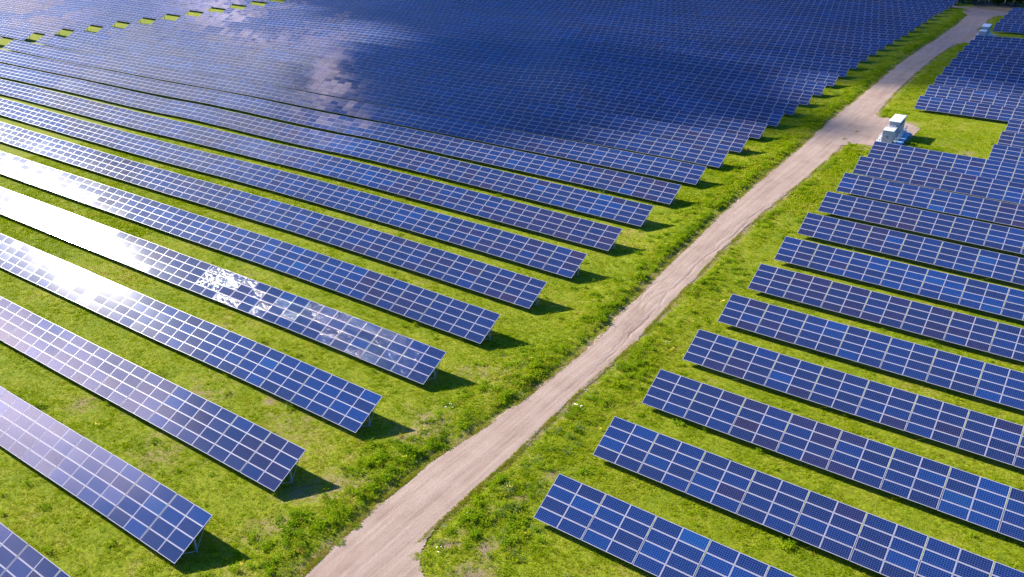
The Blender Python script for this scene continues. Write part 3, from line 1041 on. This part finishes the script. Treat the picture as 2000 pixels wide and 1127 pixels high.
def scatter(name, key, P_, S_):
    """one stuff object: points with the tuft instanced on each"""
    n = len(P_)
    me = bpy.data.meshes.new(name)
    me.vertices.add(n)
    me.vertices.foreach_set('co', P_.astype(np.float32).ravel())
    a = me.attributes.new('scl', 'FLOAT', 'POINT'); a.data.foreach_set('value', S_.astype(np.float32))
    a = me.attributes.new('rot', 'FLOAT_VECTOR', 'POINT')
    rot = np.stack([rng.normal(0, 0.12, n), rng.normal(0, 0.12, n), rng.uniform(0, 6.283, n)], -1)
    a.data.foreach_set('vector', rot.astype(np.float32).ravel())
    o = add(name, me)
    src = bpy.data.objects.new('tuft_source', TUFTS[key])
    ng = bpy.data.node_groups.new(name, 'GeometryNodeTree')
    ng.interface.new_socket('Geometry', in_out='INPUT', socket_type='NodeSocketGeometry')
    ng.interface.new_socket('Geometry', in_out='OUTPUT', socket_type='NodeSocketGeometry')
    gi = ng.nodes.new('NodeGroupInput'); go = ng.nodes.new('NodeGroupOutput')
    oi = ng.nodes.new('GeometryNodeObjectInfo'); oi.inputs['Object'].default_value = src; oi.inputs['As Instance'].default_value = True
    ip = ng.nodes.new('GeometryNodeInstanceOnPoints')
    m2p = ng.nodes.new('GeometryNodeMeshToPoints')
    as_ = ng.nodes.new('GeometryNodeInputNamedAttribute'); as_.data_type = 'FLOAT'; as_.inputs['Name'].default_value = 'scl'
    ar = ng.nodes.new('GeometryNodeInputNamedAttribute'); ar.data_type = 'FLOAT_VECTOR'; ar.inputs['Name'].default_value = 'rot'
    e2r = ng.nodes.new('FunctionNodeEulerToRotation')
    L = ng.links.new
    L(gi.outputs[0], m2p.inputs['Mesh']); L(m2p.outputs[0], ip.inputs['Points']); L(oi.outputs['Geometry'], ip.inputs['Instance'])
    L(ar.outputs['Attribute'], e2r.inputs[0]); L(e2r.outputs[0], ip.inputs['Rotation']); L(as_.outputs['Attribute'], ip.inputs['Scale'])
    L(ip.outputs[0], go.inputs[0])
    md = o.modifiers.new('scatter', 'NODES'); md.node_group = ng
    tag(o, kind='stuff')
    return o


def project_np(P_):
    R = np.array([list(c_r), list(c_u), list(c_fwd)])
    d = P_ - np.array([0, 0, CAM_H])
    q = d @ R.T
    z = np.maximum(q[:, 2], 0.1)
    return 1000 + FOCAL * q[:, 0] / z, 563.5 - FOCAL * q[:, 1] / z, q[:, 2]


def row_left_ok(x, y):
    """0..1 position inside a row pitch: 0 at the low edge, 0.39 at the high edge"""
    return ((y - Y0) / DY) % 1.0


def ground_h(x, y):
    d = road_dist(x, y)
    left = x < -38
    bank = np.where(left, 0.22, 0.10) * smooth01(d, 0.5, 1.1) * (1 - smooth01(d, 2.5, 6.0)) * (y < 330)
    return G(x, y) + bank


def on_gravel(x, y):
    d = road_dist(x, y)
    g = d < 0.0
    g |= (x > -36.5) & (x < -26.4) & (y > 149.6) & (y < 171)
    g |= (x > -38.5) & (x < -29.5) & (y > 259) & (y < 281)
    g |= (x > -33.5) & (x < -18) & (y < 32.9 - 0.42 * (x + 32)) & (y < 34.5)
    return g


def make_vegetation():
    N = 1500000
    x = rng.uniform(-150, 14, N); y = 13 + 325 * rng.random(N) ** 1.5
    P_ = np.stack([x, y, np.zeros(N)], -1)
    u, v, z = project_np(P_)
    dist = np.hypot(x, np.hypot(y, CAM_H))
    dens = np.clip((85 / dist) ** 1.5, 0, 1) * 0.8 * np.minimum(1, ((y - 12) / 325) ** 0.333 * 1.25)
    vis = (u > -40) & (u < 2060) & (v > -10) & (v < 1200) & (z > 0)
    ph = row_left_ok(x, y)
    under = (ph > 0.06) & (ph < 0.32) & ((x < -50) | ((x > -26) & ((y < 146) | (y > 172)))) & (y > 20)
    bare = bareness(x, y)
    keep = vis & ~on_gravel(x, y) & ~under & (rng.random(N) < dens) & (rng.random(N) > bare * 1.05) & (road_dist(x, y) > 0.15 + 0.5 * rng.random(N))
    x, y, dist, ph, bare = x[keep], y[keep], dist[keep], ph[keep], bare[keep]
    d = road_dist(x, y)
    z = ground_h(x, y)
    clump = hnoise2(x, y, 0.45) * 0.5 + hnoise2(x + 40, y - 13, 1.3) * 0.5
    size = 0.75 + 0.35 * clump + rng.normal(0, 0.15, len(x))
    verge = np.exp(-((d - 2.2) / 1.8) ** 2)
    size = size + 0.35 * verge
    size = np.clip(size, 0.35, 1.8)
    P_ = np.stack([x, y, z - 0.02], -1)
    a = rng.random(len(x)) < 0.5
    near = dist < 125
    scatter('grass', 'grass_a', P_[near & a], size[near & a])
    scatter('grass', 'grass_b', P_[near & ~a], size[near & ~a])
    scatter('grass', 'grass_far', P_[~near], size[~near] * 1.0)
    # weeds
    N = 420000
    x = rng.uniform(-75, 10, N); y = rng.uniform(13, 330, N)
    u, v, z = project_np(np.stack([x, y, np.zeros(N)], -1))
    d = road_dist(x, y)
    left = x < -38
    lump = np.clip(0.5 + 0.9 * hnoise2(x * 0.8, y * 0.8, 0.55), 0, 1) * np.clip(0.55 + 0.8 * hnoise2(x + 9, y + 5, 1.9), 0, 1)
    prob = np.where(left, 0.75 * np.exp(-((d - 1.5) / 0.55) ** 2) * (0.15 + 0.9 * lump) + 0.16 * lump * np.exp(-((d - 3.6) / 1.6) ** 2),
                    0.55 * lump * np.exp(-((d - 1.2) / 1.0) ** 2) + 0.10 * lump * np.exp(-((d - 3.0) / 2.0) ** 2))
    # rank growth in the near corner right of the track, and below the row ends
    corner = np.exp(-(((x + 30.5) / 3.2) ** 2 + ((y - 38) / 5.5) ** 2))
    prob = prob + 0.40 * corner * (0.2 + lump)
    prob = prob + 0.16 * np.exp(-(((x + 41.5) / 1.8) ** 2)) * lump * (y < 50)
    prob = prob * 0.95 + 0.006
    ph = row_left_ok(x, y)
    rowend = (ph > 0.0) & (ph < 0.4) & ((x < -46.5) | (x > -27.5))
    far_shrub = np.exp(-(((x + 22) / 3.0) ** 2 + ((y - 153.5) / 2.2) ** 2)) * 0.6
    prob = np.where(rowend, 0.004, prob) + far_shrub
    keep = (u > -40) & (u < 2060) & (v > -10) & (v < 1200) & ~on_gravel(x, y) & (d > 0.35) & (rng.random(N) < prob * np.where(y > 150, 0.6, 1.0) * np.clip(1.15 - 1.5 * np.where(d < 1.5, 0, bareness(x, y)), 0, 1))
    x, y, d = x[keep], y[keep], d[keep]
    z = ground_h(x, y)
    n = len(x)
    kind = rng.random(n)
    sagey = np.clip(hnoise2(x * 0.5, y * 0.5, 0.33), -1, 1) > 0.35
    size = np.clip(rng.normal(1.0, 0.28, n), 0.4, 1.8) * np.where(x < -36, 0.98, 0.9)
    P_ = np.stack([x, y, z - 0.02], -1)
    left = x < -38
    fl = (~left) & (y < 60)
    sel = {
        'dry': kind < 0.14,
        'flower_y': (kind >= 0.14) & (kind < 0.17),
        'flower': (kind >= 0.17) & (kind < np.where(fl, 0.20, 0.172)),
        'sage': (kind >= 0.30) & (kind < 0.62) & sagey,
    }
    used = np.zeros(n, bool)
    for k_, m_ in sel.items():
        m_ = m_ & ~used
        used |= m_
        if m_.any():
            scatter('weeds', k_, P_[m_], size[m_])
    rest = ~used
    h = rng.random(n) < 0.5
    scatter('weeds', 'weed_a', P_[rest & h], size[rest & h])
    scatter('weeds', 'weed_b', P_[rest & ~h], size[rest & ~h])
    # a few hardy weeds out on the gravel
    # fringe of short dry grass right on the gravel edge
    M = 60000
    fy = 14 + 310 * rng.random(M) ** 1.6
    side = rng.random(M) < 0.5
    off = np.abs(rng.normal(0, 0.30, M)) - 0.22
    fx = np.where(side, interp(ROAD_L, fy) - off, interp(ROAD_R, fy) + off)
    thick = np.clip(0.45 + 0.8 * hnoise2(fx + 3, fy, 1.1), 0.05, 1)
    u, v, z = project_np(np.stack([fx, fy, np.zeros(M)], -1))
    kp = (u > -30) & (u < 2050) & (v > 0) & (v < 1190) & (rng.random(M) < thick) & ~((~side) & (((fy > 146) & (fy < 172)) | ((fy > 252) & (fy < 286)) | (fy < 34.5)))
    fx, fy = fx[kp], fy[kp]
    h = rng.random(len(fx)) < 0.55
    Pf = np.stack([fx, fy, G(fx, fy) + 0.02], -1)
    sf = rng.uniform(0.35, 0.8, len(fx))
    scatter('grass', 'grass_a', Pf[h], sf[h] * 0.9)
    scatter('grass', 'dry', Pf[~h], sf[~h] * 0.45)
    spots = [(-37.9, 33.0), (-37.6, 31.2), (-36.0, 152.0), (-34.6, 150.2), (-35.6, 158.0)]
    Q = []
    for a_, b_ in spots:
        for _ in range(6):
            Q.append((a_ + random.gauss(0, 0.15), b_ + random.gauss(0, 0.25)))
    Q = np.array(Q)
    scatter('weeds', 'weed_b', np.stack([Q[:, 0], Q[:, 1], G(Q[:, 0], Q[:, 1]) + 0.03], -1), np.full(len(Q), 0.42))


make_vegetation()

# ------------------------------------------------------------------ transformer stations
M_WHITE = mat_metal('white_painted_steel', (0.66, 0.64, 0.63), 0.45, 0.0, 0.04)
M_GREY = mat_metal('pale_grey_cabinet', (0.38, 0.39, 0.40), 0.5, 0.0, 0.05)
M_BLUEDECK = mat_metal('blue_grey_deck', (0.20, 0.36, 0.50), 0.5, 0.0, 0.08)
M_DARK = mat_metal('dark_louvre', (0.05, 0.055, 0.06), 0.6)
M_CONC = mat_metal('concrete', (0.42, 0.40, 0.38), 0.9, 0.0, 0.15)


def station(loc, rotz, label):
    root = empty('transformer_station', loc)
    root.rotation_euler = (0, 0, rotz)
    tag(root, label, 'transformer station', 'white transformer stations beside the track')

    def part(mb, name, mat, parent=root):
        me = mesh_from(name, mb.v, mb.f, mat if isinstance(mat, list) else [mat], mb.mi)
        o = bpy.data.objects.new(name, me)
        COL.objects.link(o)
        o.parent = parent
        return o
    DK = 0.55                                                   # deck height
    mb = MB()
    for y in (0.6, 4.2, 7.8, 10.4):
        mb.box((-1.2, y, -0.3), (1.2, y + 0.5, 0.30))
    part(mb, 'foundation', M_CONC)
    mb = MB()
    mb.box((-1.40, 0.0, 0.30), (-1.25, 11.2, DK)); mb.box((1.25, 0.0, 0.30), (1.40, 11.2, DK))
    mb.box((-1.25, 0.0, 0.30), (1.25, 0.15, DK)); mb.box((-1.25, 11.05, 0.30), (1.25, 11.2, DK))
    mb.box((-1.25, 0.15, DK - 0.06), (1.25, 11.05, DK - 0.003))
    part(mb, 'skid', M_GREY)
    # sloping blue-grey walkway plate on the east side
    mb = MB()
    mb.box((1.403, 0.2, DK - 0.10), (2.35, 9.6, DK - 0.02))
    for y in (0.6, 3.4, 6.2, 9.2):
        mb.box((2.18, y, -0.2), (2.30, y + 0.12, DK - 0.10))
    part(mb, 'walkway', M_BLUEDECK)
    # front cabinet with two lids
    mb = MB(); mb.box((-0.84, 0.7, DK), (0.84, 2.6, 2.7)); cab = part(mb, 'front_cabinet', M_GREY)
    for x0, x1 in ((-0.88, -0.02), (0.02, 0.88)):
        mb = MB(); mb.box((x0, 0.62, 2.7), (x1, 2.68, 2.78)); part(mb, 'lid', M_WHITE, cab)
    for x0, x1 in ((-0.78, -0.03), (0.03, 0.78)):
        mb = MB(); mb.box((x0, 0.655, DK + 0.12), (x1, 0.697, 2.6)); part(mb, 'door', M_GREY, cab)
    mb = MB(); mb.box((-0.12, 0.60, 1.5), (-0.08, 0.655, 1.9)); mb.box((0.08, 0.60, 1.5), (0.12, 0.655, 1.9)); part(mb, 'door_handle', M_DARK, cab)
    # transformer in the middle: tank, cooling fins, bushings
    mb = MB(); mb.box((-0.65, 3.3, DK), (0.65, 5.1, 2.35)); tank = part(mb, 'transformer_tank', M_GREY)
    for sx in (-1, 1):
        mb = MB()
        for i in range(9):
            y = 3.38 + i * 0.19
            mb.box((min(sx * 0.653, sx * 0.93), y, DK + 0.25), (max(sx * 0.653, sx * 0.93), y + 0.05, 2.1))
        part(mb, 'cooling_fins', M_GREY, tank)
    for i in range(3):
        mb = MB()
        for q in range(4):
            z = 2.35 + q * 0.15
            mb.tube((-0.42 + i * 0.42, 3.75, z), (-0.42 + i * 0.42, 3.75, z + 0.14), 0.10 - 0.012 * q, 0.06, 10)
        part(mb, 'bushing', M_WHITE, tank)
    # rear inverter container with overhanging white roof
    mb = MB(); mb.box((-0.85, 5.5, DK), (0.85, 10.3, 3.15)); box = part(mb, 'container', M_GREY)
    mb = MB()
    v0 = [(-1.0, 5.22, 3.15), (1.0, 5.22, 3.15), (1.0, 10.5, 3.15), (-1.0, 10.5, 3.15), (-1.0, 5.22, 3.25), (1.0, 5.22, 3.25), (1.0, 10.5, 3.25), (-1.0, 10.5, 3.25),
          (-0.9, 5.4, 3.30), (0.9, 5.4, 3.30), (0.9, 10.3, 3.30), (-0.9, 10.3, 3.30)]
    mb.v = v0
    mb.f = [(0, 3, 2, 1), (0, 1, 5, 4), (1, 2, 6, 5), (2, 3, 7, 6), (3, 0, 4, 7), (4, 5, 9, 8), (5, 6, 10, 9), (6, 7, 11, 10), (7, 4, 8, 11), (8, 9, 10, 11)]
    mb.mi = [0] * 10
    part(mb, 'roof', M_WHITE, box)
    for q in range(3):
        mb = MB(); y = 5.65 + q * 1.52
        mb.box((0.853, y, DK + 0.15), (0.89, y + 1.4, 2.95)); part(mb, 'door', M_GREY, box)
        mb = MB()
        for s_ in range(7):
            mb.box((0.892, y + 0.25, 2.3 + s_ * 0.12), (0.92, y + 1.15, 2.35 + s_ * 0.12))
        part(mb, 'louvre', M_DARK, box)
    mb = MB(); mb.box((-0.45, 5.455, DK + 0.15), (0.45, 5.497, 2.9)); part(mb, 'door', M_GREY, box)
    # guard rails both sides with posts, and the white cable ramp at the left
    for sx, xx in ((-1, -1.35), (1, 1.45)):
        mb = MB()
        ys = [0.3 + i * 1.32 for i in range(8)]
        for y in ys:
            mb.bar((xx, y, DK - 0.05), (xx, y, DK + 1.15), 0.06)
        for h in (0.45, 0.8, 1.15):
            mb.bar((xx, ys[0], DK + h), (xx, ys[-1], DK + h), 0.05)
        part(mb, 'guard_rail', M_WHITE)
    mb = MB()
    for i in range(8):
        y = 0.3 + i * 1.2
        mb.box((-1.78, y, DK - 0.35), (-1.42, y + 1.1, DK + 0.02 + 0.03 * math.sin(i)))
    part(mb, 'cable_duct', M_WHITE)
    mb = MB()
    for i in range(3):
        mb.box((-1.0, -0.30 * (i + 1), 0.0), (0.2, -0.30 * i - 0.005, DK - 0.17 * (i + 1)))
    part(mb, 'steps', M_GREY)
    return root


station((-28.95, 150.9, float(G(-30, 158)) + 0.05), rad(1.5), 'white transformer station on the gravel apron, nearer to the camera, tall white roof')
station((-32.0, 263.5, float(G(-32.6, 270)) + 0.05), rad(1.5), 'farther white transformer station near the top right, behind the dense panel rows')

# ------------------------------------------------------------------ trees of the wood at the far end
M_BARK = mat_metal('bark', (0.10, 0.075, 0.055), 0.9, 0.0, 0.3)
M_LEAF = mat_leafy('tree_leaves', [(0.25, (0.022, 0.050, 0.010)), (0.5, (0.040, 0.085, 0.014)), (0.75, (0.070, 0.115, 0.020))], 0.25, 0.2)


def tree_meshes(seed, H):
    r_ = random.Random(seed)
    mb = MB()
    mb.tube((0, 0, -0.3), (0.1, 0.05, H * 0.35), 0.28, 0.20, 9)
    mb.tube((0.1, 0.05, H * 0.35), (0.15, -0.1, H * 0.85), 0.20, 0.05, 8)
    limbs = []
    for i in range(9):
        a = i * 2.4 + r_.uniform(-.3, .3); z = H * (0.18 + 0.07 * i)
        L = (H * 0.30) * (1 - 0.06 * i)
        e = (math.cos(a) * L, math.sin(a) * L, z + L * 0.45)
        mb.tube((0.1, 0, z), e, 0.09, 0.03, 6)
        limbs.append(e)
    trunk = mesh_from('trunk', mb.v, mb.f, [M_BARK], mb.mi, True)
    v = []; f = []
    centres = [(e[0] * r_.uniform(.7, 1.05), e[1] * r_.uniform(.7, 1.05), e[2] + r_.uniform(-0.8, 1.0), H * r_.uniform(0.10, 0.16)) for e in limbs for _ in range(2)]
    centres += [(r_.gauss(0, H * .08), r_.gauss(0, H * .08), H * r_.uniform(.6, .97), H * r_.uniform(.09, .15)) for _ in range(10)]
    centres += [(r_.gauss(0, H * .16), r_.gauss(0, H * .16), H * r_.uniform(.10, .25), H * r_.uniform(.08, .11)) for _ in range(6)]
    for cx, cy_, cz, R in centres:
        for _ in range(120):
            d = Vector((r_.gauss(0, 1), r_.gauss(0, 1), r_.gauss(0, 0.8))).normalized() * R * r_.uniform(0.55, 1.08)
            p = Vector((cx, cy_, cz)) + d
            s_ = r_.uniform(0.16, 0.34)
            a = Vector((r_.gauss(0, 1), r_.gauss(0, 1), r_.gauss(0, 1))).normalized(); b = a.orthogonal().normalized(); c = a.cross(b)
            k = len(v)
            v += [tuple(p - b * s_), tuple(p + c * s_ * .6), tuple(p + b * s_), tuple(p - c * s_ * .6)]
            f.append((k, k + 1, k + 2, k + 3))
    crown = mesh_from('crown', v, f, [M_LEAF])
    return trunk, crown


def make_trees():
    kinds = [tree_meshes(11, 10.5), tree_meshes(12, 12.5), tree_meshes(13, 9.0)]
    spots = []
    r_ = random.Random(5)
    for i in range(12):
        x = -62 + i * 5.2
        spots.append((x + r_.uniform(-1, 1), 352.5 - (i * 0.75) + r_.uniform(-.8, .8), 0))
    for i in range(12):
        spots.append((-66 + i * 5.6 + r_.uniform(-1.4, 1.4), 358.5 - i * 0.5 + r_.uniform(-1, 1), 1))
    words = ['dark tree in the front line of the top right wood, %s',
             'dark tree in the second line of the top right wood, %s']
    cnt = [0, 0]
    for x, y, line in spots:
        cnt[line] += 1
        tr, cr = kinds[r_.randrange(3)]
        root = empty('tree', (x, y, float(G(x, y))))
        tag(root, words[line] % (ORD[cnt[line]] + ' from the left'), 'tree', 'trees of the wood behind the far track')
        sc_ = r_.uniform(0.85, 1.15); rz = r_.uniform(0, 6.28)
        for nm, me in (('trunk', tr), ('crown', cr)):
            o = bpy.data.objects.new(nm, me)
            COL.objects.link(o)
            o.parent = root
            o.rotation_euler = (0, 0, rz)
            o.scale = (sc_, sc_, sc_)


make_trees()


# ------------------------------------------------------------------ the clouds whose shade lies on the far field
def mat_cloud():
    m_, t = new_mat('cloud')
    o = t.n('ShaderNodeOutputMaterial')
    d = t.n('ShaderNodeBsdfDiffuse'); d.inputs[0].default_value = (0.85, 0.86, 0.9, 1)
    tl = t.n('ShaderNodeBsdfTranslucent'); tl.inputs[0].default_value = (0.85, 0.86, 0.9, 1)
    tr = t.n('ShaderNodeBsdfTransparent')
    m1 = t.n('ShaderNodeMixShader'); m1.inputs[0].default_value = 0.85
    m2 = t.n('ShaderNodeMixShader')
    lw = t.n('ShaderNodeLayerWeight'); lw.inputs[0].default_value = 0.5
    t.l(t.m('ADD', 0.20, t.m('MULTIPLY', t.ss(lw.outputs['Facing'], 0.3, 0.97), 0.80)), m2.inputs[0])
    t.l(d.outputs[0], m1.inputs[1]); t.l(tl.outputs[0], m1.inputs[2])
    t.l(m1.outputs[0], m2.inputs[1]); t.l(tr.outputs[0], m2.inputs[2]); t.l(m2.outputs[0], o.inputs[0])
    return m_


M_CLOUD = mat_cloud()
CLOUD_H = 620.0


def cloud(cx, cy_, rx, ry, seed):
    """a lumpy cloud whose shade is centred on ground point (cx, cy)"""
    r_ = random.Random(seed)
    off = sun_dir * (CLOUD_H / sun_dir.z)
    bm = bmesh.new()
    bmesh.ops.create_icosphere(bm, subdivisions=5, radius=1.0)
    ph = [r_.uniform(0, 6.28) for _ in range(9)]
    for vv in bm.verts:
        n = vv.co.normalized()
        q = 0.0
        for k, (fr, am) in enumerate(((2.1, .16), (3.9, .12), (7.3, .07), (13.0, .04))):
            q += am * math.sin(n.x * fr + ph[k] + 1.4 * math.sin(n.y * fr * 1.2 + ph[k + 4])) * math.cos(n.z * fr * .9 + ph[k])
            q += am * abs(math.sin(n.x * fr * 1.7 + n.y * fr * 1.3 + ph[k])) * 0.6
        n = n * (1 + q)
        vv.co = Vector((n.x * rx, n.y * ry, max(n.z, -0.35) * 26.0))
    me = bpy.data.meshes.new('cloud')
    bm.to_mesh(me); bm.free()
    me.materials.append(M_CLOUD)
    me.polygons.foreach_set('use_smooth', np.ones(len(me.polygons), dtype=bool))
    o = add('cloud', me)
    o.location = (cx + off.x, cy_ + off.y, CLOUD_H)
    tag(o, kind='structure')


cloud(-100, 326, 240, 118, 3)
cloud(-108, 152, 36, 36, 8)


def loose_stones():
    """small stones lying on the track, one stuff object"""
    N = 2600
    y = 14 + 150 * rng.random(N) ** 1.5
    L_ = interp(ROAD_L, y); R_ = interp(ROAD_R, y)
    e = rng.random(N)
    e = np.where(rng.random(N) < 0.6, np.where(rng.random(N) < 0.5, 0.12 * e, 1 - 0.12 * e), e)
    x = L_ + (R_ - L_) * e
    z = G(x, y) + 0.03
    V = []; F = []
    base = [(0, 0, 1), (1, 0, .2), (.3, .95, .1), (-.8, .6, .25), (-.8, -.6, .1), (.3, -.95, .25), (0, 0, -.6)]
    fs = [(0, i, i % 5 + 1) for i in range(1, 6)] + [(6, i % 5 + 1, i) for i in range(1, 6)]
    for i in range(N):
        r_ = 0.018 + 0.05 * rng.random() ** 3
        a = rng.random() * 6.28; ca, sa = math.cos(a), math.sin(a)
        k = len(V)
        for bx, by, bz in base:
            q = 1 + 0.3 * (rng.random() - 0.5)
            V.append((x[i] + (bx * ca - by * sa) * r_ * q * 1.3, y[i] + (bx * sa + by * ca) * r_ * q, z[i] + bz * r_ * 0.7))
        F += [tuple(k + j for j in f) for f in fs]
    o = add('loose_stones', mesh_from('loose_stones', V, F, [mat_metal('stone', (0.36, 0.30, 0.26), 0.9, 0.0, 0.35)]))
    tag(o, kind='stuff')


loose_stones()
